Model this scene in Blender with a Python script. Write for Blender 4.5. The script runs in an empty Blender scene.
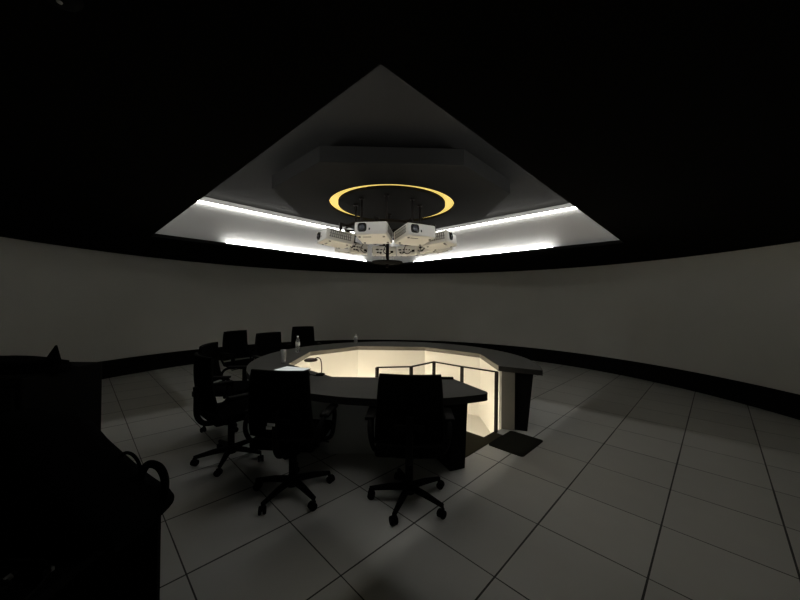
import bpy, bmesh, math, random
from mathutils import Vector, Matrix, noise
from mathutils.geometry import tessellate_polygon

random.seed(7)
S = bpy.context.scene
C = S.collection
PI = math.pi

# ------------------------------------------------------------------ camera
CAM_H = 1.513
F_PX, PITCH, ROLL, YAW = 319.95, 0.0053, -0.01195, 0.7812


def cam_dir(x, y, z):
    c, s = math.cos(ROLL), math.sin(ROLL)
    x, z = c * x + s * z, -s * x + c * z
    c, s = math.cos(PITCH), math.sin(PITCH)
    y, z = c * y - s * z, s * y + c * z
    return Vector((x, y, z))


cd = bpy.data.cameras.new('camera')
cam = bpy.data.objects.new('camera', cd)
C.objects.link(cam)
r_, u_, f_ = cam_dir(1, 0, 0), cam_dir(0, 0, 1), cam_dir(0, 1, 0)
cam.matrix_world = Matrix(((r_.x, u_.x, -f_.x, 0), (r_.y, u_.y, -f_.y, 0), (r_.z, u_.z, -f_.z, CAM_H), (0, 0, 0, 1)))
cd.sensor_fit = 'HORIZONTAL'
cd.sensor_width = 36
cd.lens = F_PX * 36 / 800
cd.clip_start = 0.05
S.camera = cam

# ------------------------------------------------------------------ world, exposure, strengths of the room's lamps
w = bpy.data.worlds.new('world')
S.world = w
w.use_nodes = True
w.node_tree.nodes['Background'].inputs[0].default_value = (0.0, 0.0, 0.0, 1)
w.node_tree.nodes['Background'].inputs[1].default_value = 0.0
S.view_settings.view_transform = 'Standard'
S.view_settings.look = 'None'
S.view_settings.exposure = 0.0
S.view_settings.gamma = 1.0
S.view_settings.use_curve_mapping = False
LED_LOW, LED_TOP, LED_TOP_NEAR, LED_PIT, LED_RING = 54.0, 14.0, 14.0, 50.0, 0.85


# ------------------------------------------------------------------ materials
def mat(name, col, rough=0.6, metal=0.0, var=0.0, scale=8.0, spec=0.5, bump=0.0, emit=None, strength=0.0, trans=0.0):
    m = bpy.data.materials.new(name)
    m.use_nodes = True
    nt = m.node_tree
    b = nt.nodes['Principled BSDF']
    b.inputs['Base Color'].default_value = (*col, 1)
    b.inputs['Roughness'].default_value = rough
    b.inputs['Metallic'].default_value = metal
    b.inputs['Specular IOR Level'].default_value = spec
    b.inputs['Transmission Weight'].default_value = trans
    if var > 0 or bump > 0:
        tc = nt.nodes.new('ShaderNodeTexCoord')
        nz = nt.nodes.new('ShaderNodeTexNoise')
        nz.inputs['Scale'].default_value = scale
        nz.inputs['Detail'].default_value = 4
        nt.links.new(tc.outputs['Object'], nz.inputs['Vector'])
        if var > 0:
            mp = nt.nodes.new('ShaderNodeMapRange')
            mp.inputs[1].default_value = 0.25
            mp.inputs[2].default_value = 0.75
            mp.inputs[3].default_value = 1 - var
            mp.inputs[4].default_value = 1 + var
            mx = nt.nodes.new('ShaderNodeVectorMath')
            mx.operation = 'SCALE'
            mx.inputs[0].default_value = col
            nt.links.new(nz.outputs['Fac'], mp.inputs[0])
            nt.links.new(mp.outputs[0], mx.inputs['Scale'])
            nt.links.new(mx.outputs[0], b.inputs['Base Color'])
        if bump > 0:
            bp = nt.nodes.new('ShaderNodeBump')
            bp.inputs['Strength'].default_value = bump
            bp.inputs['Distance'].default_value = 0.01
            nt.links.new(nz.outputs['Fac'], bp.inputs['Height'])
            nt.links.new(bp.outputs[0], b.inputs['Normal'])
    if emit:
        b.inputs['Emission Color'].default_value = (*emit, 1)
        b.inputs['Emission Strength'].default_value = strength
    return m


def tile_mat():
    m = bpy.data.materials.new('floor_tiles')
    m.use_nodes = True
    nt = m.node_tree
    N, L = nt.nodes, nt.links
    b = N['Principled BSDF']
    tc = N.new('ShaderNodeTexCoord')
    sp = N.new('ShaderNodeSeparateXYZ')
    L.new(tc.outputs['Object'], sp.inputs[0])

    def math_(op, a, bb=None, cc=None):
        n = N.new('ShaderNodeMath')
        n.operation = op
        for i, q in enumerate((a, bb, cc)):
            if q is None:
                continue
            if isinstance(q, (int, float)):
                n.inputs[i].default_value = q
            else:
                L.new(q, n.inputs[i])
        return n.outputs[0]
    sy, cy = math.sin(YAW), math.cos(YAW)
    pa = math_('ADD', math_('MULTIPLY', sp.outputs[0], sy), math_('MULTIPLY', sp.outputs[1], cy))
    pb = math_('ADD', math_('MULTIPLY', sp.outputs[0], -cy), math_('MULTIPLY', sp.outputs[1], sy))
    ta = math_('DIVIDE', math_('SUBTRACT', pa, 1.0405), 0.6)
    tb = math_('DIVIDE', math_('SUBTRACT', pb, 1.4653), 0.6)

    def dist(t):   # distance to nearest joint, in metres
        fr = math_('FRACT', t)
        return math_('MULTIPLY', math_('MINIMUM', fr, math_('SUBTRACT', 1.0, fr)), 0.6)
    nz = N.new('ShaderNodeTexNoise')
    nz.inputs['Scale'].default_value = 1.3
    L.new(tc.outputs['Object'], nz.inputs['Vector'])
    wid = math_('ADD', math_('MULTIPLY', nz.outputs['Fac'], 0.006), 0.0009)
    da, db = dist(ta), dist(tb)
    ja = math_('LESS_THAN', da, wid)
    jb = math_('LESS_THAN', db, math_('ADD', wid, 0.0015))
    joint = math_('MAXIMUM', ja, jb)
    wn = N.new('ShaderNodeTexWhiteNoise')
    cv = N.new('ShaderNodeCombineXYZ')
    L.new(math_('FLOOR', ta), cv.inputs[0])
    L.new(math_('FLOOR', tb), cv.inputs[1])
    L.new(cv.outputs[0], wn.inputs['Vector'])
    n2 = N.new('ShaderNodeTexNoise')
    n2.inputs['Scale'].default_value = 5
    n2.inputs['Detail'].default_value = 5
    L.new(tc.outputs['Object'], n2.inputs['Vector'])
    v = math_('ADD', math_('ADD', math_('MULTIPLY', wn.outputs['Value'], 0.06), 0.60), math_('MULTIPLY', n2.outputs['Fac'], 0.06))
    v = math_('MULTIPLY', v, math_('SUBTRACT', 1.0, math_('MULTIPLY', joint, 0.93)))
    cc = N.new('ShaderNodeCombineXYZ')
    L.new(v, cc.inputs[0])
    L.new(math_('MULTIPLY', v, 1.0), cc.inputs[1])
    L.new(math_('MULTIPLY', v, 0.95), cc.inputs[2])
    L.new(cc.outputs[0], b.inputs['Base Color'])
    b.inputs['Roughness'].default_value = 0.5
    b.inputs['Specular IOR Level'].default_value = 0.35
    return m


M = {
    'tiles': tile_mat(),
    'screen': mat('screen_grey', (0.76, 0.755, 0.70), 0.9, spec=0.1, var=0.03, scale=1.2),
    'soffit': mat('soffit_black', (0.006, 0.006, 0.006), 0.95, spec=0.0, var=0.1, scale=3),
    'base': mat('base_black', (0.006, 0.006, 0.006), 0.9, spec=0.1),
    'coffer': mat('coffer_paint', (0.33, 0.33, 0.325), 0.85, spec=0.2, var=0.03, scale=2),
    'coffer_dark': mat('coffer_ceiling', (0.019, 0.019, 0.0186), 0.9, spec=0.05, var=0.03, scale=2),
    'panel_dark': mat('canopy_grey', (0.012, 0.012, 0.0117), 0.9, spec=0.05, var=0.05, scale=2),
    'disc': mat('canopy_black', (0.007, 0.007, 0.007), 0.85, spec=0.05),
    'led_low': mat('led_white_low', (0.8, 0.8, 0.8), emit=(1.0, 0.99, 0.95), strength=LED_LOW),
    'led_top': mat('led_white_top', (0.8, 0.8, 0.8), emit=(1.0, 0.98, 0.92), strength=LED_TOP),
    'led_near': mat('led_white_near', (0.8, 0.8, 0.8), emit=(1.0, 0.98, 0.92), strength=LED_TOP_NEAR),
    'led_pit': mat('led_warm', (0.8, 0.8, 0.8), emit=(1.0, 0.87, 0.66), strength=LED_PIT),
    'led_ring': mat('led_gold', (0.8, 0.6, 0.2), emit=(1.0, 0.73, 0.18), strength=LED_RING),
    'laminate': mat('table_laminate', (0.07, 0.07, 0.066), 0.6, var=0.04, scale=6, spec=0.12),
    'edge': mat('table_edge_unlit', (0.012, 0.012, 0.012), 0.5, spec=0.3),  # outer edge coloured near black to stand for unlit faces
    'edge_in': mat('table_edge_lit', (0.11, 0.10, 0.085), 0.6),  # inner edge of the slab, coloured paler for light from the well
    'white_panel': mat('white_laminate', (0.80, 0.78, 0.72), 0.6, var=0.015, scale=3),
    'cool_panel': mat('cool_white_laminate', (0.70, 0.74, 0.75), 0.6),  # white outer faces, tinted bluish in place of cool light
    'end_shaded': mat('end_panel_shaded', (0.16, 0.155, 0.14), 0.7, spec=0.2),  # white panel darkened in colour to stand for weaker light
    'black': mat('black_paint', (0.004, 0.004, 0.004), 0.7, spec=0.06),
    'black_steel': mat('black_steel', (0.008, 0.006, 0.0055), 0.5, spec=0.12),
    'mesh': mat('black_mesh_fabric', (0.003, 0.003, 0.003), 0.95, spec=0.02, bump=0.2, scale=160),
    'plastic': mat('black_plastic', (0.004, 0.004, 0.004), 0.6, spec=0.06),
    'carpet': mat('dark_carpet', (0.055, 0.05, 0.035), 1.0, spec=0.0, var=0.25, scale=180, bump=0.4),
    'mat': mat('black_rubber', (0.022, 0.022, 0.018), 0.95, spec=0.0, var=0.2, scale=150, bump=0.4),
    'pitfloor': mat('pit_floor_white', (0.86, 0.84, 0.78), 0.6),
    'proj': mat('projector_white', (0.80, 0.79, 0.76), 0.45, var=0.01, scale=5),
    'grille': mat('projector_grille', (0.16, 0.16, 0.155), 0.6),
    'lensblack': mat('lens_black', (0.008, 0.008, 0.009), 0.25),
    'glass': mat('lens_glass', (0.05, 0.055, 0.07), 0.08, spec=0.9),
    'clear': mat('clear_plastic', (0.9, 0.92, 0.93), 0.12, trans=0.85),
    'water': mat('water', (0.9, 0.95, 0.97), 0.03, trans=1.0),
    'cap': mat('bottle_cap', (0.75, 0.76, 0.78), 0.5),
    'paper': mat('paper', (0.82, 0.83, 0.80), 0.9, spec=0.1, var=0.02, scale=20),
    'sheet_glow': mat('sheet_glow', (0.5, 0.5, 0.5), 0.4, emit=(0.93, 1.0, 0.96), strength=0.45),  # emission added to brighten the flat sheet on the table
    'ink': mat('ink_grey', (0.2, 0.2, 0.22), 0.9),
    'brown': mat('lamp_brown', (0.06, 0.025, 0.02), 0.5),
    'steel': mat('steel', (0.5, 0.5, 0.5), 0.35, metal=1.0),
    'cloth': mat('black_cloth', (0.003, 0.003, 0.0035), 0.95, spec=0.02, var=0.3, scale=30, bump=0.3),
    'tag': mat('silver_tag', (0.88, 0.9, 0.93), 0.4, metal=0.0),
    'teal': mat('teal_plug', (0.05, 0.22, 0.20), 0.5),
    'detector': mat('detector_white', (0.8, 0.8, 0.8), 0.5),
}


# ------------------------------------------------------------------ mesh helpers
def merge(bm, tmp, mtx=None):
    if mtx is not None:
        bmesh.ops.transform(tmp, matrix=mtx, verts=tmp.verts)
    me = bpy.data.meshes.new('tmp')
    tmp.to_mesh(me)
    tmp.free()
    bm.from_mesh(me)
    bpy.data.meshes.remove(me)


def box(bm, c, s, bevel=0.0, rot=None, seg=2, mi=0):
    t = bmesh.new()
    bmesh.ops.create_cube(t, size=1)
    bmesh.ops.scale(t, vec=Vector(s), verts=t.verts)
    if bevel > 0:
        bmesh.ops.bevel(t, geom=list(t.edges), offset=bevel, segments=seg, affect='EDGES', profile=0.6)
    for f in t.faces:
        f.material_index = mi
    m = Matrix.Translation(Vector(c))
    if rot is not None:
        m = m @ rot
    merge(bm, t, m)


def rz(a):
    return Matrix.Rotation(a, 4, 'Z')


def rx(a):
    return Matrix.Rotation(a, 4, 'X')


def ry(a):
    return Matrix.Rotation(a, 4, 'Y')


def cyl(bm, c, r, h, axis='Z', n=24, r2=None, bevel=0.0, rot=None):
    t = bmesh.new()
    bmesh.ops.create_cone(t, cap_ends=True, segments=n, radius1=r, radius2=r if r2 is None else r2, depth=h)
    if bevel > 0:
        es = [e for e in t.edges if len(e.link_faces) == 2 and any(len(f.verts) > 4 for f in e.link_faces)]
        bmesh.ops.bevel(t, geom=es, offset=bevel, segments=2, affect='EDGES')
    m = Matrix.Translation(Vector(c))
    if rot is not None:
        m = m @ rot
    if axis == 'X':
        m = m @ ry(PI / 2)
    elif axis == 'Y':
        m = m @ rx(PI / 2)
    merge(bm, t, m)


def tube(bm, pts, r, n=10, closed=False):
    pts = [Vector(p) for p in pts]
    k = len(pts)
    rr = r if isinstance(r, (list, tuple)) else [r] * k
    rings = []
    prev = None
    for i, p in enumerate(pts):
        if closed:
            d = pts[(i + 1) % k] - pts[i - 1]
        else:
            d = pts[min(i + 1, k - 1)] - pts[max(i - 1, 0)]
        d.normalize()
        if prev is None:
            a = Vector((0, 0, 1)) if abs(d.z) < 0.9 else Vector((1, 0, 0))
            nrm = d.cross(a).normalized()
        else:
            nrm = (prev - d * prev.dot(d)).normalized()
        prev = nrm
        bi = d.cross(nrm)
        rings.append([bm.verts.new(p + (nrm * math.cos(2 * PI * j / n) + bi * math.sin(2 * PI * j / n)) * rr[i]) for j in range(n)])
    for i in range(k if closed else k - 1):
        a, b = rings[i], rings[(i + 1) % k]
        for j in range(n):
            bm.faces.new((a[j], a[(j + 1) % n], b[(j + 1) % n], b[j]))
    if not closed:
        bm.faces.new(rings[0][::-1])
        bm.faces.new(rings[-1])


def smooth_path(pts, k=6):
    """Catmull-Rom through the points."""
    P = [Vector(p) for p in pts]
    out = []
    for i in range(len(P) - 1):
        a, b, c, d = P[max(i - 1, 0)], P[i], P[i + 1], P[min(i + 2, len(P) - 1)]
        for j in range(k):
            t = j / k
            out.append(0.5 * ((2 * b) + (c - a) * t + (2 * a - 5 * b + 4 * c - d) * t * t + (3 * b - a - 3 * c + d) * t ** 3))
    out.append(P[-1])
    return out


def lathe(bm, prof, n=28, c=(0, 0, 0)):
    c = Vector(c)
    rings = []
    for r, z in prof:
        if r < 1e-6:
            rings.append([bm.verts.new(c + Vector((0, 0, z)))])
        else:
            rings.append([bm.verts.new(c + Vector((r * math.cos(2 * PI * j / n), r * math.sin(2 * PI * j / n), z))) for j in range(n)])
    for a, b in zip(rings, rings[1:]):
        for j in range(n):
            q = [a[j % len(a)], a[(j + 1) % len(a)], b[(j + 1) % len(b)], b[j % len(b)]]
            q = [v for i, v in enumerate(q) if v not in q[:i]]
            if len(q) > 2:
                bm.faces.new(q)


def prism(bm, poly, z0, z1, mi_top=0, mi_side=0, mi_bot=0, side_mi=None):
    k = len(poly)
    lo = [bm.verts.new((p[0], p[1], z0)) for p in poly]
    hi = [bm.verts.new((p[0], p[1], z1)) for p in poly]
    for t3 in tessellate_polygon([[Vector((p[0], p[1], 0)) for p in poly]]):
        f = bm.faces.new([hi[q] for q in t3])
        f.material_index = mi_top
        f = bm.faces.new([lo[q] for q in t3][::-1])
        f.material_index = mi_bot
    for i in range(k):
        f = bm.faces.new((lo[i], lo[(i + 1) % k], hi[(i + 1) % k], hi[i]))
        f.material_index = side_mi(i) if side_mi else mi_side


def ring_faces(bm, outer, inner, z):
    """flat face between a closed outer and inner loop of equal count"""
    k = len(outer)
    o = [bm.verts.new((p[0], p[1], z)) for p in outer]
    i_ = [bm.verts.new((p[0], p[1], z)) for p in inner]
    for j in range(k):
        bm.faces.new((o[j], o[(j + 1) % k], i_[(j + 1) % k], i_[j]))
    return o, i_


def wall_between(bm, a, b):
    k = len(a)
    for j in range(k):
        bm.faces.new((a[j], a[(j + 1) % k], b[(j + 1) % k], b[j]))


def obj(name, bm, m, parent=None, smooth=False, loc=None):
    bmesh.ops.recalc_face_normals(bm, faces=bm.faces)
    me = bpy.data.meshes.new(name)
    if smooth:
        for f in bm.faces:
            f.smooth = True
        for e in bm.edges:
            if len(e.link_faces) == 2 and e.calc_face_angle(0) > 0.7:
                e.smooth = False
    bm.to_mesh(me)
    bm.free()
    for q in (m if isinstance(m, (list, tuple)) else [m]):
        me.materials.append(M[q])
    o = bpy.data.objects.new(name, me)
    C.objects.link(o)
    if parent:
        o.parent = parent
    if loc:
        o.location = loc
    return o


def tag(o, label=None, cat=None, group=None, kind=None):
    if label:
        o['label'] = label
    if cat:
        o['category'] = cat
    if group:
        o['group'] = group
    if kind:
        o['kind'] = kind
    return o


def empty(name, loc=(0, 0, 0), rot=0.0):
    o = bpy.data.objects.new(name, None)
    o.empty_display_size = 0.1
    C.objects.link(o)
    o.location = loc
    o.rotation_euler = (0, 0, rot)
    return o


def copy_tree(o, parent=None):
    c = o.copy()
    C.objects.link(c)
    c.parent = parent
    for ch in [q for q in C.objects if q.parent == o]:
        copy_tree(ch, c)
    return c


def struct(name, bm, m, smooth=False):
    return tag(obj(name, bm, m, smooth=smooth), kind='structure')


UX, UY = math.sin(YAW), math.cos(YAW)        # direction of the floor grid going away to the right
WX, WY = -math.cos(YAW), math.sin(YAW)       # and away to the left


def grid(pa, pb):
    return (pa * UX + pb * WX, pa * UY + pb * WY)


# ------------------------------------------------------------------ the round room
RC = Vector((-0.22, 4.32))
RR = 5.573
SCR0, SCR1, SOF = 0.336, 2.383, 2.403
NSEG = 160


def circ(r, c=RC, n=NSEG, a0=0.0):
    return [(c.x + r * math.cos(a0 + 2 * PI * i / n), c.y + r * math.sin(a0 + 2 * PI * i / n)) for i in range(n)]


def ring_band(r0, r1, z0, z1):
    bm = bmesh.new()
    a = [bm.verts.new((*p, z0)) for p in circ(r0)]
    b = [bm.verts.new((*p, z1)) for p in circ(r0)]
    c = [bm.verts.new((*p, z1)) for p in circ(r1)]
    d = [bm.verts.new((*p, z0)) for p in circ(r1)]
    wall_between(bm, a, b)
    wall_between(bm, b, c)
    wall_between(bm, c, d)
    wall_between(bm, d, a)
    return bm


struct('wall_round', ring_band(RR, RR + 0.06, SCR0, SCR1), 'screen', smooth=True)
struct('baseboard_round', ring_band(RR - 0.01, RR + 0.06, 0.0, SCR0), 'base', smooth=True)
struct('trim_1', ring_band(RR - 0.01, RR + 0.06, SCR1, SOF + 0.05), 'base', smooth=True)

# inner outline of the ring table and of the pit it surrounds
OCT = [(-0.67, 3.22), (0.53, 3.22), (1.20, 3.87), (1.20, 4.78), (0.43, 5.42), (-0.69, 5.42), (-1.33, 4.77), (-1.33, 3.85)]
K1, K2 = (0.958, 3.605), grid(3.234, 2.60)
tq = (K2[1] - 3.17) / UY
K3 = (K2[0] - tq * UX, 3.17)
PIT = [(1.25, 3.87), K1, K2, K3, (-0.69, 3.17), (-1.38, 3.83), (-1.38, 4.79), (-0.71, 5.47), (0.45, 5.47), (1.25, 4.80)]
PIT_Z = -0.19

bm = bmesh.new()
ov = [bm.verts.new((*p, 0)) for p in circ(RR + 0.06)]
hv = [bm.verts.new((*p, 0)) for p in PIT]
ed = [bm.edges.new((l[i], l[(i + 1) % len(l)])) for l in (ov, hv) for i in range(len(l))]
bmesh.ops.triangle_fill(bm, edges=ed, use_beauty=True)
lowv = [bm.verts.new((*p, PIT_Z)) for p in PIT]
wall_between(bm, hv, lowv)
struct('floor', bm, 'tiles')
bm = bmesh.new()
prism(bm, PIT, PIT_Z - 0.05, PIT_Z)
struct('floor', bm, 'pitfloor')

# black soffit with the square opening
CYAW = math.radians(44.0)
UC = Vector((math.sin(CYAW), math.cos(CYAW)))
WC = Vector((-math.cos(CYAW), math.sin(CYAW)))
SU, SW = 2.39, 2.425
CC = Vector((-0.082, 1.195)) + UC * SU + WC * SW


def square(d):
    """corners of the opening grown by d: near, right, far, left"""
    return [CC + UC * (i * (SU + d)) + WC * (j * (SW + d)) for i, j in ((-1, -1), (1, -1), (1, 1), (-1, 1))]


def bar(name, a, b, depth, z0, z1, m, n_side=0.0):
    """a straight box from a to b as an object turned along its own length"""
    d = b - a
    bm = bmesh.new()
    box(bm, (0, 0, 0), (d.length, depth, z1 - z0))
    o = obj(name, bm, m)
    nn = Vector((-d.y, d.x)).normalized() * n_side
    o.location = ((a.x + b.x) / 2 + nn.x, (a.y + b.y) / 2 + nn.y, (z0 + z1) / 2)
    o.rotation_euler = (0, 0, math.atan2(d.y, d.x))
    return o


bm = bmesh.new()
for z in (SOF, SOF + 0.05):
    ov = [bm.verts.new((*p, z)) for p in circ(RR + 0.06)]
    hv = [bm.verts.new((*p, z)) for p in square(0.0)]
    ed = [bm.edges.new((l[i], l[(i + 1) % len(l)])) for l in (ov, hv) for i in range(len(l))]
    bmesh.ops.triangle_fill(bm, edges=ed, use_beauty=True)
    if z == SOF:
        h0, o0 = hv, ov
wall_between(bm, h0, hv)
wall_between(bm, o0, ov)
struct('ceiling', bm, 'soffit')

# raised coffer above the opening: four walls with a ledge, and its ceiling
LEDGE_Z, CEIL_Z = 3.075, 3.215
sides = ['near_right', 'far_right', 'far_left', 'near_left']
wa, wb = square(0.13), square(0.29)
for i, nm in enumerate(sides):
    j = (i + 1) % 4
    d = (wa[j] - wa[i]).normalized()
    o = bar('wall_' + nm, wa[i], wa[j], 0.16, SOF + 0.05, LEDGE_Z, 'coffer', -0.08)
    o['kind'] = 'structure'
    o = bar('wall_upper_' + nm, wb[i], wb[j], 0.05, LEDGE_Z - 0.05, CEIL_Z, 'coffer', -0.025)
    o['kind'] = 'structure'
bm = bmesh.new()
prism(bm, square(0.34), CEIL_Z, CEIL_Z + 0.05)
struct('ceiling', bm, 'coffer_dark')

# LED strips of the coffer
side_words = ['near right', 'far right', 'far left', 'near left']
si, st, su = square(0.065), square(0.122), square(0.114)
for i in range(4):
    j = (i + 1) % 4
    d = (si[j] - si[i]).normalized()
    o = bar('led_strip', si[i] + d * (0.8 if i == 2 else 1.08), si[j] - d * (0.8 if i == 1 else 1.08), 0.022, SOF + 0.051, SOF + 0.063, 'led_low')
    tag(o, 'white LED strip on the black lip under the %s wall of the ceiling recess' % side_words[i], 'light strip', 'LED strips on the lip of the ceiling recess')
    o = bar('led_strip', su[i] + d * 0.02, su[j] - d * 0.02, 0.03, LEDGE_Z - 0.012, LEDGE_Z + 0.012, 'led_top' if i in (1, 2) else 'led_near')
    tag(o, 'white LED strip on the ledge above the %s wall of the ceiling recess' % side_words[i], 'light strip', 'LED strips on the ledge of the ceiling recess')

# octagonal canopy with the golden light ring
OC = Vector((-0.135, 4.69))
OZ = 2.905
r1, r2 = 0.90, 0.775
octp = [(-0.73, -1.47), (0.73, -1.47), (1.50, -0.67), (1.50, 0.67), (0.73, 1.47), (-0.73, 1.47), (-1.50, 0.67), (-1.50, -0.67)]


def oct_at(ang):
    d = Vector((math.cos(ang), math.sin(ang)))
    best = 9
    for i in range(8):
        p, q = Vector(octp[i]), Vector(octp[(i + 1) % 8])
        e = q - p
        den = d.x * e.y - d.y * e.x
        if abs(den) < 1e-9:
            continue
        t = (p.x * e.y - p.y * e.x) / den
        if t > 0:
            best = min(best, t)
    return d * best


angs = sorted([2 * PI * i / 96 for i in range(96)] + [math.atan2(y, x) % (2 * PI) for x, y in octp])
canopy = empty('ceiling_canopy', (OC.x, OC.y, OZ), math.radians(1.5))
tag(canopy, 'dark grey octagonal ceiling canopy with a golden ring of light', 'ceiling canopy')
bm = bmesh.new()
outp = [oct_at(a) for a in angs]
inp = [(r1 * math.cos(a), r1 * math.sin(a)) for a in angs]
o1, i1 = ring_faces(bm, outp, inp, 0)
o2, i2 = ring_faces(bm, outp, inp, 0.165)
wall_between(bm, o1, o2)
wall_between(bm, i1, i2)
obj('octagon_panel', bm, 'panel_dark', canopy)
bm = bmesh.new()
ring_o, ring_i = circ(r1 - 0.002, Vector((0, 0)), 96), circ(r2, Vector((0, 0)), 96)
a1, b1 = ring_faces(bm, ring_o, ring_i, 0.035)
a2, b2 = ring_faces(bm, ring_o, ring_i, 0.05)
wall_between(bm, a1, a2)
wall_between(bm, b1, b2)
tag(obj('light_ring', bm, 'led_ring', canopy), 'golden glowing ring')
bm = bmesh.new()
cyl(bm, (0, 0, 0.08), r2, 0.165, n=96)
obj('disc', bm, 'disc', canopy)
bm = bmesh.new()
prism(bm, [(x * 0.8, y * 0.8) for x, y in octp], 0.165, CEIL_Z - OZ)
obj('neck', bm, 'disc', canopy)

# ------------------------------------------------------------------ projector rig
RIG = Vector((-0.19, 4.62))
RING_Z = 2.53
rig = empty('projector_mount', (RIG.x, RIG.y, OZ))
tag(rig, 'black round projector mount hanging on rods below the golden ring', 'projector mount')
zr = RING_Z - OZ
bm = bmesh.new()
tube(bm, [(0.60 * math.cos(2 * PI * i / 64), 0.60 * math.sin(2 * PI * i / 64), zr) for i in range(64)], 0.022, 8, closed=True)
for i in range(4):
    a = i * PI / 4
    tube(bm, [(0.60 * math.cos(a), 0.60 * math.sin(a), zr), (-0.60 * math.cos(a), -0.60 * math.sin(a), zr)], 0.015, 8)
obj('ring_frame', bm, 'black_steel', rig, smooth=True)
for a in (-90, -138, -42, -178, -2, 90):
    a = math.radians(a)
    bm = bmesh.new()
    x, y = 0.46 * math.cos(a), 0.46 * math.sin(a)
    cyl(bm, (x, y, zr / 2), 0.014, -zr, n=12)
    cyl(bm, (x, y, -0.01), 0.035, 0.02, n=16)
    cyl(bm, (x, y, zr + 0.02), 0.026, 0.06, n=12)
    obj('rod', bm, 'black_steel', rig, smooth=True)
bm = bmesh.new()
cyl(bm, (0, 0, zr / 2 - 0.03 + (2.06 - OZ - zr) / 2 + zr / 2), 0.024, zr + 0.06 - (2.06 - OZ), n=20)
obj('post', bm, 'black_steel', rig, smooth=True)
bm = bmesh.new()
lathe(bm, [(0, 2.05 - OZ), (0.10, 2.045 - OZ), (0.20, 2.065 - OZ), (0.22, 2.075 - OZ), (0.22, 2.09 - OZ), (0, 2.10 - OZ)], 40)
obj('bottom_plate', bm, 'disc', rig, smooth=True)
for a in (250, 300, 265):
    a = math.radians(a)
    bm = bmesh.new()
    lathe(bm, [(0, 0), (0.010, 0.004), (0.012, 0.014), (0.005, 0.022), (0.003, 0.05), (0, 0.05)], 12, (0.18 * math.cos(a), 0.18 * math.sin(a), 2.085 - OZ))
    tag(obj('cap_nut', bm, 'steel', rig, smooth=True), 'small bright nut')

PW, PD, PH = 0.385, 0.38, 0.155


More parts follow.
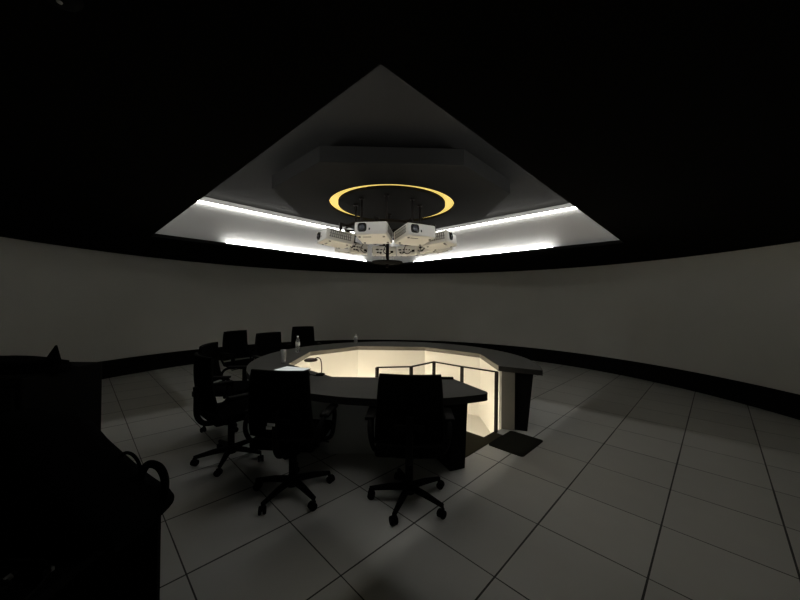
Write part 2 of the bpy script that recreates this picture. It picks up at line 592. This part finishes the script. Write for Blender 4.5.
def make_projector():
    """local: origin on the top plate, lens towards +Y, body hangs below"""
    t = empty('projector')
    z0 = -PH / 2 - 0.02
    bm = bmesh.new()
    box(bm, (0, 0, z0), (PW, PD, PH), 0.022, seg=3)
    obj('body', bm, 'proj', t, smooth=True)
    lx = PW / 2 - 0.095            # lens sits to the left as seen from in front
    bm = bmesh.new()
    sq = []
    for q in range(36):
        a = 2 * PI * q / 36
        sq.append((0.053 * math.copysign(abs(math.cos(a)) ** 0.55, math.cos(a)), 0.053 * math.copysign(abs(math.sin(a)) ** 0.55, math.sin(a))))
    prism(bm, sq, -0.007, 0.007)
    bmesh.ops.transform(bm, matrix=Matrix.Translation((lx, PD / 2 + 0.001, z0 + 0.008)) @ rx(-PI / 2), verts=bm.verts)
    bz = obj('lens_bezel', bm, 'lensblack', t, smooth=True)
    bm = bmesh.new()
    lathe(bm, [(0.046, 0), (0.046, 0.014), (0.040, 0.016), (0.037, 0.006), (0.030, 0.006)], 28)
    bmesh.ops.transform(bm, matrix=Matrix.Translation((lx, PD / 2 + 0.006, z0 + 0.008)) @ rx(-PI / 2), verts=bm.verts)
    obj('lens_ring', bm, 'lensblack', bz, smooth=True)
    bm = bmesh.new()
    lathe(bm, [(0, 0.013), (0.012, 0.0125), (0.022, 0.010), (0.031, 0.005)], 28)
    bmesh.ops.transform(bm, matrix=Matrix.Translation((lx, PD / 2 + 0.006, z0 + 0.008)) @ rx(-PI / 2), verts=bm.verts)
    obj('lens_glass', bm, 'glass', bz, smooth=True)
    bm = bmesh.new()
    box(bm, (0.012, PD / 2 + 0.0005, z0 - 0.012), (0.016, 0.004, 0.026), 0.003)
    obj('sensor_window', bm, 'lensblack', t)
    for s in (-1, 1):
        bm = bmesh.new()
        for k in range(11):
            y = -0.13 + k * 0.026
            box(bm, (s * (PW / 2 + 0.0012), y, z0 + 0.012), (0.004, 0.009, 0.088))
        for zz in (-0.026, 0.0125, 0.050):
            box(bm, (s * (PW / 2 + 0.0008), 0, z0 + zz), (0.003, 0.29, 0.006))
        obj('vent_grille', bm, 'grille', t)
    for sx in (-1, 1):
        for sy in (-1, 1):
            bm = bmesh.new()
            cyl(bm, (sx * 0.145, sy * 0.115, z0 - PH / 2 - 0.004), 0.014, 0.012, n=14)
            obj('foot', bm, 'grille', t)
    bm = bmesh.new()
    box(bm, (0.06, 0.10, z0 - PH / 2 - 0.0005), (0.10, 0.022, 0.003))
    obj('rating_label', bm, 'ink', t)
    # connector side, seen on the far ones
    yb = -PD / 2 - 0.002
    bm = bmesh.new()
    box(bm, (0, yb, z0 + 0.002), (PW - 0.05, 0.006, PH - 0.045), 0.002)
    cp = obj('connector_panel', bm, 'proj', t)
    yb -= 0.003
    for k, (x, zz, sx, sz) in enumerate(((-0.12, 0.02, 0.05, 0.02), (-0.05, 0.02, 0.035, 0.015), (0.0, 0.02, 0.03, 0.012), (-0.11, -0.025, 0.03, 0.02), (-0.06, -0.025, 0.03, 0.02), (0.05, 0.01, 0.02, 0.02), (0.12, -0.01, 0.045, 0.035))):
        bm = bmesh.new()
        box(bm, (x, yb, z0 + zz), (sx, 0.005, sz))
        obj('port', bm, 'lensblack', cp)
    for pts, r in (([(0.12, yb, z0 - 0.01), (0.11, yb - 0.05, z0 - 0.02), (0.05, yb - 0.07, z0 - 0.055), (-0.02, yb - 0.05, z0 - 0.01), (0.02, yb - 0.06, z0 + 0.09), (0.02, yb - 0.05, 0.02)], 0.006),
                   ([(-0.06, yb, z0 - 0.025), (-0.06, yb - 0.05, z0 - 0.05), (-0.10, yb - 0.06, z0 - 0.02), (-0.11, yb, z0 - 0.025)], 0.004)):
        bm = bmesh.new()
        tube(bm, smooth_path(pts), r, 8)
        obj('cable', bm, 'plastic', t, smooth=True)
    bm = bmesh.new()
    box(bm, (0, -0.02, -0.0105), (0.16, 0.14, 0.025), 0.004)
    cyl(bm, (0, -0.05, 0.06), 0.02, 0.12, n=16)
    box(bm, (0, -0.11, 0.115), (0.05, 0.17, 0.025), 0.004)
    obj('hanger', bm, 'black_steel', t, smooth=True)
    return t


pnames = {
    0: 'white projector nearest the camera, lens aimed almost straight at it',
    1: 'white projector just right of the nearest, turned to show its grey side vent',
    2: 'white projector at the right end of the ceiling ring, lens to the right',
    3: 'white projector on the far right of the ceiling ring behind the right end one',
    4: 'far-side white projector right of the post, connector back towards the camera',
    5: 'far-side white projector left of the post, connector back towards the camera',
    6: 'white projector on the far left of the ceiling ring behind the left end one',
    7: 'white projector at the left end of the ring, long side vent facing us',
}
p0 = make_projector()
for k in range(8):
    p = p0 if k == 0 else copy_tree(p0)
    a = math.radians((-9.5, 27, 64, 112, 151, 187, 230, -59)[k])
    hx, hy = math.sin(a), -math.cos(a)
    rad = 0.77
    p.location = (RIG.x + rad * hx, RIG.y + rad * hy, 2.43 if k not in (3, 4, 5, 6) else 2.455)
    p.rotation_euler = (math.radians(7), 0, math.atan2(hy, hx) - PI / 2)
    tag(p, pnames[k], 'projector', 'projectors hanging in a ring from the ceiling')

# ------------------------------------------------------------------ ring table
TC = Vector((-0.05, 4.32))
TR = 1.815
TZ0, TZ1 = 0.69, 0.75
table = empty('conference_table', (TC.x, TC.y, 0))
tag(table, 'large round grey conference table around a glowing well, open at right front', 'table')


def tl(p):
    return (p[0] - TC.x, p[1] - TC.y)


def arc(a0, a1, r, n):
    return [(r * math.cos(math.radians(a0 + (a1 - a0) * i / n)), r * math.sin(math.radians(a0 + (a1 - a0) * i / n))) for i in range(n + 1)]


A_R, A_N = -22.5, 297.0
outer = arc(A_R + 0.6, A_N - 2.2, TR, 96)
# rounded outer corner at the near end
ce = Vector(outer[-1])
tip = Vector((TR * math.cos(math.radians(A_N)), TR * math.sin(math.radians(A_N))))
inn = Vector(tl(OCT[1]))
q2 = tip + (inn - tip).normalized() * 0.07
crv = [ce.lerp(tip, t).lerp(tip.lerp(q2, t), t) for t in (0.25, 0.5, 0.75, 1.0)]
inner = [tl(OCT[k]) for k in (1, 0, 7, 6, 5, 4, 3, 2)]
poly = outer + [tuple(p) for p in crv] + inner
n_out = len(outer) + len(crv)
bm = bmesh.new()
prism(bm, poly, TZ0, TZ1, 0, 1, 1, side_mi=lambda i: 2 if n_out <= i < n_out + 7 else 1)
obj('table_top', bm, ['laminate', 'edge', 'edge_in'], table)

order = [(0, 1), (7, 0), (6, 7), (5, 6), (4, 5), (3, 4), (2, 3)]
cen = Vector((-0.065, 4.32))
for a, b in order:
    pa_, pb_ = Vector(OCT[a]), Vector(OCT[b])

    def off(p, d):
        return p + (p - cen).normalized() * d
    q = [off(pa_, 0.012), off(pb_, 0.012), off(pb_, 0.045), off(pa_, 0.045)]
    if (a, b) == (0, 1):
        q[1] += Vector((-0.05, 0)); q[2] += Vector((-0.05, 0))
    bm = bmesh.new()
    prism(bm, [tl(p) for p in q], PIT_Z, TZ0, side_mi=lambda i: 1 if i == 2 else 0)
    obj('inner_panel', bm, ['white_panel', 'cool_panel'], table)


def leg(ang, r0, r1t, r1b, th):
    bm = bmesh.new()
    c, s = math.cos(math.radians(ang)), math.sin(math.radians(ang))
    vs = []
    for z, ro in ((0.0, r1b), (TZ0, r1t)):
        for r, t in ((r0, -th / 2), (ro, -th / 2), (ro, th / 2), (r0, th / 2)):
            vs.append(bm.verts.new((r * c - t * s, r * s + t * c, z)))
    for f in ((3, 2, 1, 0), (4, 5, 6, 7), (0, 1, 5, 4), (1, 2, 6, 5), (2, 3, 7, 6), (3, 0, 4, 7)):
        bm.faces.new([vs[i] for i in f])
    bmesh.ops.bevel(bm, geom=list(bm.edges), offset=0.004, segments=1, affect='EDGES')
    return obj('leg', bm, 'black', table)


leg(-67.6, 1.24, 1.58, 1.54, 0.16)
leg(-17.5, 1.50, 1.72, 1.66, 0.09)
for ang in (18, 62, 90, 118, 162, 198, 230):
    leg(ang, 1.48, 1.70, 1.64, 0.09)
bm = bmesh.new()
prism(bm, [tl(p) for p in ((1.235, 3.85), (1.375, 3.80), (1.385, 3.83), (1.245, 3.88))], 0, TZ0)
obj('end_panel', bm, 'end_shaded', table)

# warm LED strips at the foot of the well, on the sides hidden behind the near table top
for ab, nm in (((0, 1), 'near'), ((4, 5), 'far'), ((6, 7), 'left'), ((7, 0), 'near left'), ((5, 6), 'far left'), (None, 'entrance side')):
    a, b = ab or (0, 0)
    pa_, pb_ = (Vector(K1).lerp(Vector(K2), 0.3), Vector(K2)) if nm == 'entrance side' else (Vector(OCT[a]), Vector(OCT[b]))  # entrance strip: extra unseen lamp, added to brighten the well floor
    if nm == 'near':
        pb_ = Vector((-0.50, 3.22))
    d = (pb_ - pa_).normalized()
    n = Vector((-d.y, d.x))
    m_ = (pa_ + pb_) / 2
    if (Vector((0.9, 4.4)) - m_ if ab is None else cen - m_).dot(n) < 0:
        n = -n
    L_ = (pb_ - pa_).length
    e0, e1 = pa_ + d * 0.02 + n * 0.03, pb_ - d * 0.02 + n * 0.03
    if L_ < 0.1:
        continue
    mid = n * (0.015 if ab else -0.013)
    z_s = PIT_Z if ab else PIT_Z + 0.13
    tag(bar('led_strip', e0 + mid, e1 + mid, 0.03, z_s + 0.001, z_s + 0.021, 'led_pit'), 'unseen warm LED strip at the foot of the %s side inside the table well' % nm.replace(' side', ''), 'light strip', 'warm LED strips in the table well')

# railing in the well
rail = empty('railing', (1.14, 3.75, 0))
tag(rail, 'low black metal railing in front of the glowing table well', 'railing')
RP = [(1.14, 3.75), (0.79, 4.03), (0.47, 4.33), (0.15, 3.99), (-0.27, 3.92)]
RZ = 0.705
bm = bmesh.new()
for a, b in zip(RP, RP[1:]):
    d = Vector((b[0] - a[0], b[1] - a[1]))
    box(bm, ((a[0] + b[0]) / 2 - 1.14, (a[1] + b[1]) / 2 - 3.75, RZ), (d.length + 0.02, 0.03, 0.014), rot=rz(math.atan2(d.y, d.x)))
obj('handrail', bm, 'black_steel', rail)
for i, p in enumerate(RP):
    z0 = 0.0 if i == 0 else PIT_Z
    bm = bmesh.new()
    box(bm, (p[0] - 1.14, p[1] - 3.75, (RZ + z0) / 2), (0.034, 0.034, RZ - z0), 0.003, rot=rz(PI / 4))
    obj('post', bm, 'black_steel', rail)

# carpet and mat at the way in
bm = bmesh.new()
prism(bm, [grid(*q) for q in ((2.62, 1.735), (3.44, 1.735), (3.44, 1.852), (3.229, 1.852), (3.229, 2.59), (2.62, 2.59))], 0, 0.006)
tag(obj('carpet', bm, 'carpet'), 'dark brownish carpet strip leading into the glowing table well', 'carpet')
bm = bmesh.new()
rp = []
rad = 0.035
for (ca, cb, a0) in ((3.09 + rad, 1.345 + rad, 180), (3.63 - rad, 1.345 + rad, 270), (3.63 - rad, 1.728 - rad, 0), (3.09 + rad, 1.728 - rad, 90)):
    for k in range(5):
        t = math.radians(a0 + 90 * k / 4)
        rp.append(grid(ca + rad * math.cos(t), cb + rad * math.sin(t)))
prism(bm, rp, 0, 0.008)
tag(obj('floor_mat', bm, 'mat'), 'black rubber mat with rounded corners on the floor tiles', 'mat')


# ------------------------------------------------------------------ office chairs
def make_chair():
    t = empty('office_chair')
    bm = bmesh.new()
    box(bm, (0, 0.02, 0.455), (0.49, 0.48, 0.075), 0.03, seg=3)
    obj('seat', bm, 'mesh', t, smooth=True)
    # curved backrest, slightly narrower at the top
    bm = bmesh.new()
    nx, nz = 12, 12
    grid_f, grid_b = [], []
    for j in range(nz + 1):
        v = j / nz
        z = 0.53 + 0.475 * v
        hw = 0.232 - 0.03 * v
        rowf, rowb = [], []
        for i in range(nx + 1):
            u = i / nx * 2 - 1
            cz = z
            if v > 0.9:
                cz = z - 0.012 * abs(u) ** 6
            y = -0.235 + 0.035 * u * u - 0.05 * (v - 0.15) - 0.025 * math.sin(v * PI)
            rowf.append(bm.verts.new((u * hw, y + 0.016, cz)))
            rowb.append(bm.verts.new((u * hw, y - 0.016, cz)))
        grid_f.append(rowf)
        grid_b.append(rowb)
    for j in range(nz):
        for i in range(nx):
            bm.faces.new((grid_f[j][i], grid_f[j][i + 1], grid_f[j + 1][i + 1], grid_f[j + 1][i]))
            bm.faces.new((grid_b[j][i], grid_b[j + 1][i], grid_b[j + 1][i + 1], grid_b[j][i + 1]))
    for j in range(nz):
        for i in (0, nx):
            bm.faces.new((grid_f[j][i], grid_f[j + 1][i], grid_b[j + 1][i], grid_b[j][i]))
    for i in range(nx):
        for j in (0, nz):
            bm.faces.new((grid_f[j][i], grid_f[j][i + 1], grid_b[j][i + 1], grid_b[j][i]))
    bk = obj('backrest', bm, 'mesh', t, smooth=True)
    bm = bmesh.new()
    fr = []
    for (u, v) in [(-1, k / 8) for k in range(9)] + [(-0.6 + 0.2 * k, 1) for k in range(7)] + [(1, 1 - k / 8) for k in range(9)] + [(0.6 - 0.2 * k, 0) for k in range(7)]:
        fr.append((u * (0.235 - 0.03 * v), -0.235 + 0.035 * u * u - 0.05 * (v - 0.15) - 0.025 * math.sin(v * PI), 0.53 + 0.475 * v))
    tube(bm, fr, 0.014, 8, closed=True)
    obj('back_frame', bm, 'plastic', bk, smooth=True)
    bm = bmesh.new()
    tube(bm, smooth_path([(0, 0.0, 0.40), (0, -0.20, 0.39), (0, -0.285, 0.47), (0, -0.295, 0.64), (0, -0.30, 0.74)]), 0.024, 10)
    box(bm, (0, -0.295, 0.66), (0.20, 0.025, 0.05), 0.01)
    obj('back_support', bm, 'plastic', t, smooth=True)
    for s in (-1, 1):
        bm = bmesh.new()
        tube(bm, smooth_path([(s * 0.20, 0.05, 0.415), (s * 0.285, 0.06, 0.43), (s * 0.30, 0.10, 0.55), (s * 0.295, 0.10, 0.635), (s * 0.29, -0.05, 0.655), (s * 0.285, -0.17, 0.63), (s * 0.27, -0.21, 0.55), (s * 0.25, -0.15, 0.45), (s * 0.20, -0.10, 0.42)]), 0.017, 8)
        ar = obj('armrest', bm, 'plastic', t, smooth=True)
        bm = bmesh.new()
        box(bm, (s * 0.292, -0.01, 0.662), (0.07, 0.26, 0.026), 0.011, seg=3)
        obj('arm_pad', bm, 'plastic', ar, smooth=True)
    bm = bmesh.new()
    box(bm, (0, -0.01, 0.398), (0.20, 0.24, 0.045), 0.012)
    tube(bm, [(0.09, 0.05, 0.395), (0.24, 0.06, 0.39), (0.27, 0.06, 0.385)], 0.007, 8)
    obj('tilt_mechanism', bm, 'plastic', t, smooth=True)
    bm = bmesh.new()
    cyl(bm, (0, 0, 0.24), 0.030, 0.26, n=20)
    cyl(bm, (0, 0, 0.33), 0.020, 0.12, n=20)
    obj('gas_column', bm, 'plastic', t, smooth=True)
    bm = bmesh.new()
    cyl(bm, (0, 0, 0.10), 0.05, 0.07, n=24, r2=0.04)
    for k in range(5):
        a = 2 * PI * k / 5 + PI / 2 + 0.3
        d = Vector((math.cos(a), math.sin(a), 0))
        tube(bm, [d * 0.02 + Vector((0, 0, 0.105)), d * 0.15 + Vector((0, 0, 0.098)), d * 0.30 + Vector((0, 0, 0.078))], [0.028, 0.024, 0.016], 10)
    obj('star_base', bm, 'plastic', t, smooth=True)
    for k in range(5):
        a = 2 * PI * k / 5 + PI / 2 + 0.3
        x, y = 0.30 * math.cos(a), 0.30 * math.sin(a)
        bm = bmesh.new()
        sw = rz(a + 0.9 + 0.7 * k)
        for s in (-1, 1):
            o_ = sw @ Vector((s * 0.016, 0.012, 0))
            cyl(bm, (x + o_.x, y + o_.y, 0.029), 0.029, 0.020, n=18, bevel=0.004, rot=sw @ ry(PI / 2))
        box(bm, (x + (sw @ Vector((0, 0.008, 0))).x, y + (sw @ Vector((0, 0.008, 0))).y, 0.046), (0.018, 0.04, 0.03), 0.004, rot=sw)
        cyl(bm, (x, y, 0.062), 0.008, 0.03, n=10)
        obj('caster', bm, 'plastic', t, smooth=True)
    return t


chair_specs = [
    # x, y, heading of the sitter (deg, 0 = away from camera, + = to the right), spin of nothing, label
    (0.085, 2.45, 2, 'black office chair nearest the table opening, seen square from behind'),
    (-0.83, 2.53, 5, 'black office chair at the near left, in front of the white sheet'),
    (-1.59, 3.05, 42, 'black office chair third from the right along the near side of the table'),
    (-2.06, 3.90, 84, 'leftmost black office chair of those around the table, seen side-on'),
    (-2.62, 5.42, 118, 'black office chair whose back is second from the left against the wall'),
    (-1.98, 5.15, 130, 'black office chair whose back is third from the left against the wall'),
    (-1.90, 6.42, 155, 'farthest black office chair, standing behind the tall water bottle'),
]
ch0 = make_chair()
chairs = []
for k, (x, y, hd, lb) in enumerate(chair_specs):
    c = ch0 if k == 0 else copy_tree(ch0)
    c.location = (x, y, 0)
    c.rotation_euler = (0, 0, -math.radians(hd))
    if k > 2:
        c.scale = (1, 1, 0.96)
    tag(c, lb, 'chair', 'black office chairs around the round table')
    chairs.append(c)
bm = bmesh.new()
box(bm, (-0.02, -0.324, 0.655), (0.055, 0.006, 0.018), 0.001, rot=ry(0.06))
box(bm, (-0.035, -0.324, 0.632), (0.04, 0.006, 0.02), 0.001)
tag(obj('name_tag', bm, 'tag', chairs[1]), 'small shiny silver tag')


# ------------------------------------------------------------------ things on the table
def bottle(x, y, h, r, label, cat='bottle'):
    t = empty('water_bottle', (x, y, TZ1))
    bm = bmesh.new()
    lathe(bm, [(0, 0), (r * 0.9, 0), (r, 0.008), (r, 0.3 * h), (r * 0.93, 0.34 * h), (r, 0.38 * h), (r, 0.62 * h), (r * 0.8, 0.74 * h), (r * 0.42, 0.86 * h), (r * 0.4, 0.92 * h), (0, 0.92 * h)], 24)
    obj('bottle_body', bm, 'clear', t, smooth=True)
    bm = bmesh.new()
    cyl(bm, (0, 0, 0.95 * h), r * 0.46, 0.07 * h, n=18)
    obj('cap', bm, 'cap', t, smooth=True)
    bm = bmesh.new()
    lathe(bm, [(r * 1.02, 0.42 * h), (r * 1.02, 0.6 * h)], 24)
    obj('paper_label', bm, 'cap', t, smooth=True)
    tag(t, label, cat, 'bottles on the round table')
    return t


bottle(-1.50, 4.72, 0.245, 0.032, 'tall clear water bottle on the table in front of the farthest chair')
bottle(-0.80, 5.86, 0.165, 0.034, 'small clear water bottle standing alone on the far rim of the table')
t = empty('drinking_glass', (-1.405, 3.88, TZ1))
bm = bmesh.new()
lathe(bm, [(0, 0.0), (0.026, 0.0), (0.034, 0.15), (0.036, 0.165), (0.033, 0.165), (0.025, 0.012), (0, 0.012)], 24)
obj('glass_wall', bm, 'clear', t, smooth=True)
tag(t, 'tall clear drinking glass at the left tip of the glowing table well', 'glass')

t = empty('sheet', (-1.17, 3.50, TZ1), math.radians(-20))  # pale flat sheet on the table, its glow added by emission
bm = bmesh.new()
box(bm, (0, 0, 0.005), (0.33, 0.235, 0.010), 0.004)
obj('sheet_backing', bm, 'black', t)
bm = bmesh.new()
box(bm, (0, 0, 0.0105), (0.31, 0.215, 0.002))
tag(obj('screen', bm, 'sheet_glow', t), 'white face with added glow')
tag(t, 'flat white sheet with added glow at table left, by the near left chair', 'sheet')

# small lamp with flat oval head
t = empty('desk_lamp', (-0.81, 3.30, TZ1))
bm = bmesh.new()
lathe(bm, [(0, 0), (0.045, 0), (0.045, 0.012), (0.02, 0.02), (0, 0.02)], 28)
obj('lamp_base', bm, 'black', t, smooth=True)
bm = bmesh.new()
tube(bm, smooth_path([(0.01, 0.0, 0.015), (0.012, 0, 0.08), (0.0, 0, 0.155), (-0.03, 0, 0.178), (-0.055, 0, 0.165)], 8), 0.005, 10)
obj('gooseneck', bm, 'brown', t, smooth=True)
bm = bmesh.new()
lathe(bm, [(0, 0.012), (0.05, 0.010), (0.068, 0.0), (0.066, -0.012), (0, -0.014)], 36, (-0.10, 0, 0.155))
obj('lamp_head', bm, 'brown', t, smooth=True)
tag(t, 'small gooseneck lamp with dark oval head against the glowing well', 'lamp')

# clutter beside the lamp
t = empty('telephone', (-0.97, 3.25, TZ1))
bm = bmesh.new()
box(bm, (0, 0, 0.018), (0.11, 0.11, 0.035), 0.008, rot=rz(0.5))
obj('phone_body', bm, 'plastic', t, smooth=True)
bm = bmesh.new()
box(bm, (-0.02, 0.012, 0.037), (0.04, 0.03, 0.004), 0.001, rot=rz(0.5))
tag(obj('screen', bm, 'tag', t), 'pale display')
bm = bmesh.new()
tube(bm, smooth_path([(0.05, -0.03, 0.02), (0.08, 0.02, 0.006), (0.13, -0.01, 0.005), (0.20, 0.0, 0.005)]), 0.004, 8)
obj('cord', bm, 'plastic', t, smooth=True)
tag(t, 'small black desk unit with pale display at the foot of the gooseneck lamp', 'desk unit')

bm = bmesh.new()
box(bm, (0, 0, 0.009), (0.14, 0.045, 0.018), 0.004)
box(bm, (-0.03, 0, 0.0185), (0.03, 0.028, 0.002))
box(bm, (0.03, 0, 0.0185), (0.03, 0.028, 0.002))
o = obj('socket_box', bm, 'black', loc=(0.47, 3.19, TZ1))
tag(o, 'flat black socket box on the inner table edge, right of the chair back', 'socket box')

# ------------------------------------------------------------------ dark equipment at the left foreground
t = empty('equipment_rack', (-1.47, 1.05, 0))
bm = bmesh.new()
X0, X1, Y0, Y1, HR = -0.50, 0.50, -0.33, 0.27, 0.70
box(bm, (0, (Y0 + Y1) / 2, HR - 0.015), (1.0, Y1 - Y0, 0.03), 0.004)
box(bm, (0, (Y0 + Y1) / 2, 0.03), (1.0, Y1 - Y0, 0.06), 0.004)
box(bm, (X0 + 0.015, (Y0 + Y1) / 2, HR / 2), (0.03, Y1 - Y0, HR), 0.004)
box(bm, (0, Y1 - 0.01, HR / 2), (1.0, 0.02, HR), 0.004)
box(bm, (X1 - 0.02, Y0 + 0.02, HR / 2), (0.04, 0.04, HR), 0.004)
obj('cabinet', bm, 'black', t)
bm = bmesh.new()
box(bm, (0.02, -0.03, 0.30), (0.92, 0.50, 0.02), 0.003)
obj('shelf', bm, 'black', t)
tag(t, 'low black open equipment cabinet filling the lower left corner', 'cabinet')

t = empty('cable_tangle', (-1.16, 0.85, 0.70))
tag(t, 'tangle of dark cables with small glinting plugs on the low black cabinet', 'cables')
rnd = random.Random(3)
for k in range(7):
    bm = bmesh.new()
    p = [Vector((rnd.uniform(-0.2, 0.16), rnd.uniform(-0.10, 0.10), 0.006 + 0.003 * k))]
    for j in range(7):
        p.append(Vector((rnd.uniform(-0.22, 0.17), rnd.uniform(-0.10, 0.10), rnd.uniform(0.008, 0.05))))
    sp_ = smooth_path(p, 8)
    tube(bm, sp_, 0.006, 8)
    cb = obj('cable', bm, 'plastic', t, smooth=True)
    bm = bmesh.new()
    box(bm, sp_[-1], (0.022, 0.012, 0.012), 0.002, rot=rz(rnd.uniform(0, 3)) @ ry(rnd.uniform(-0.6, 0.6)))
    obj('plug', bm, 'teal' if k in (1, 4) else 'steel', cb)

t = empty('tall_cabinet', (-2.265, 1.72, 0))
bm = bmesh.new()
box(bm, (0, 0, 0.565), (0.96, 0.42, 1.13), 0.012)
obj('cabinet_body', bm, 'black', t)
bm = bmesh.new()
for s in (-1, 1):
    box(bm, (s * 0.235, -0.217, 0.56), (0.45, 0.018, 1.04), 0.004)
obj('door', bm, 'black', t)
bm = bmesh.new()
for s in (-1, 1):
    cyl(bm, (s * 0.04, -0.24, 0.62), 0.006, 0.16, n=10)
    for dz in (-0.06, 0.06):
        cyl(bm, (s * 0.04, -0.232, 0.62 + dz), 0.004, 0.02, axis='Y', n=8)
obj('handle', bm, 'black_steel', t)
tag(t, 'tall black cabinet behind the low equipment cabinet at far left', 'cabinet')


def lump(bm, c, s, seed, amp=0.12, n=4, flat=None):
    t_ = bmesh.new()
    bmesh.ops.create_icosphere(t_, subdivisions=n, radius=1)
    for v in t_.verts:
        d = 1 + amp * noise.noise(v.co * 1.6 + Vector((seed, 0, 0))) + amp * 0.4 * noise.noise(v.co * 4 + Vector((0, seed, 0)))
        v.co = Vector((v.co.x * s[0], v.co.y * s[1], v.co.z * s[2])) * d
        if flat is not None and v.co.z < flat:
            v.co.z = flat
    merge(bm, t_, Matrix.Translation(c))


bm = bmesh.new()
lump(bm, (-0.14, 0, 0), (0.40, 0.19, 0.06), 2.0, 0.25, flat=0.0)
tp = bmesh.new()
bmesh.ops.create_cone(tp, cap_ends=True, segments=14, radius1=0.05, radius2=0.004, depth=0.13)
for v in tp.verts:
    if v.co.z > 0:
        v.co.x += 0.028
merge(bm, tp, Matrix.Translation((0.19, -0.02, 0.065)))
o = obj('black_cloth', bm, 'cloth', smooth=True, loc=(-2.04, 1.72, 1.13))
tag(o, 'black cloth bundle with one upright point, lying on the tall cabinet at far left', 'cloth')

t = empty('black_bag', (-1.22, 1.14, 0.70))
bm = bmesh.new()
nb = 22
sec = [(-0.24, 0.40), (-0.12, 0.41), (0.0, 0.38), (0.07, 0.31), (0.12, 0.25), (0.17, 0.20), (0.245, 0.13), (0.31, 0.09), (0.335, 0.06)]
rings = []
for i, (x, h) in enumerate(sec):
    hy = 0.155 - 0.02 * (i / 8) ** 2
    row = []
    for j in range(nb):
        a = 2 * PI * j / nb
        cx_, cz_ = math.cos(a), math.sin(a)
        yy = hy * (abs(cx_) ** 0.6) * (1 if cx_ > 0 else -1)
        zz = h / 2 + h / 2 * (abs(cz_) ** 0.6) * (1 if cz_ > 0 else -1)
        k_ = 1 + 0.08 * noise.noise(Vector((x * 9, yy * 9, zz * 9)))
        row.append(bm.verts.new((x, yy * k_, max(0.0, zz * k_))))
    rings.append(row)
for a, b in zip(rings, rings[1:]):
    for j in range(nb):
        bm.faces.new((a[j], a[(j + 1) % nb], b[(j + 1) % nb], b[j]))
bm.faces.new(rings[0][::-1])
bm.faces.new(rings[-1])
obj('bag_body', bm, 'cloth', t, smooth=True)
for pts, r in (([(0.15, 0.08, 0.19), (0.18, 0.08, 0.225), (0.215, 0.08, 0.215), (0.24, 0.08, 0.17), (0.245, 0.08, 0.10)], 0.006),
               ([(0.235, 0.08, 0.12), (0.265, 0.08, 0.18), (0.31, 0.08, 0.175), (0.335, 0.08, 0.125), (0.33, 0.08, 0.05)], 0.014)):
    bm = bmesh.new()
    tube(bm, smooth_path(pts, 8), r, 10)
    obj('handle', bm, 'cloth', t, smooth=True)
bm = bmesh.new()
lathe(bm, [(0, 0.0), (0.019, 0.0), (0.017, -0.012), (0.008, -0.018), (0, -0.019)], 20, (-0.085, -0.16, 0.37))
tag(obj('buckle', bm, 'tag', t, smooth=True), 'pale half-round buckle')
tag(t, 'slumped black bag with two loop handles on the low cabinet at left', 'bag')

# ------------------------------------------------------------------ small device on the black ceiling
t = empty('smoke_detector', (-1.005, 0.93, SOF))
bm = bmesh.new()
lathe(bm, [(0, -0.026), (0.02, -0.026), (0.042, -0.018), (0.05, -0.006), (0.05, 0), (0, 0)], 24)
obj('housing', bm, 'disc', t, smooth=True)
bm = bmesh.new()
lathe(bm, [(0, -0.031), (0.006, -0.029), (0.008, -0.025)], 12)
obj('indicator', bm, 'detector', t, smooth=True)
tag(t, 'small black detector on the black ceiling at the top left edge', 'smoke detector')
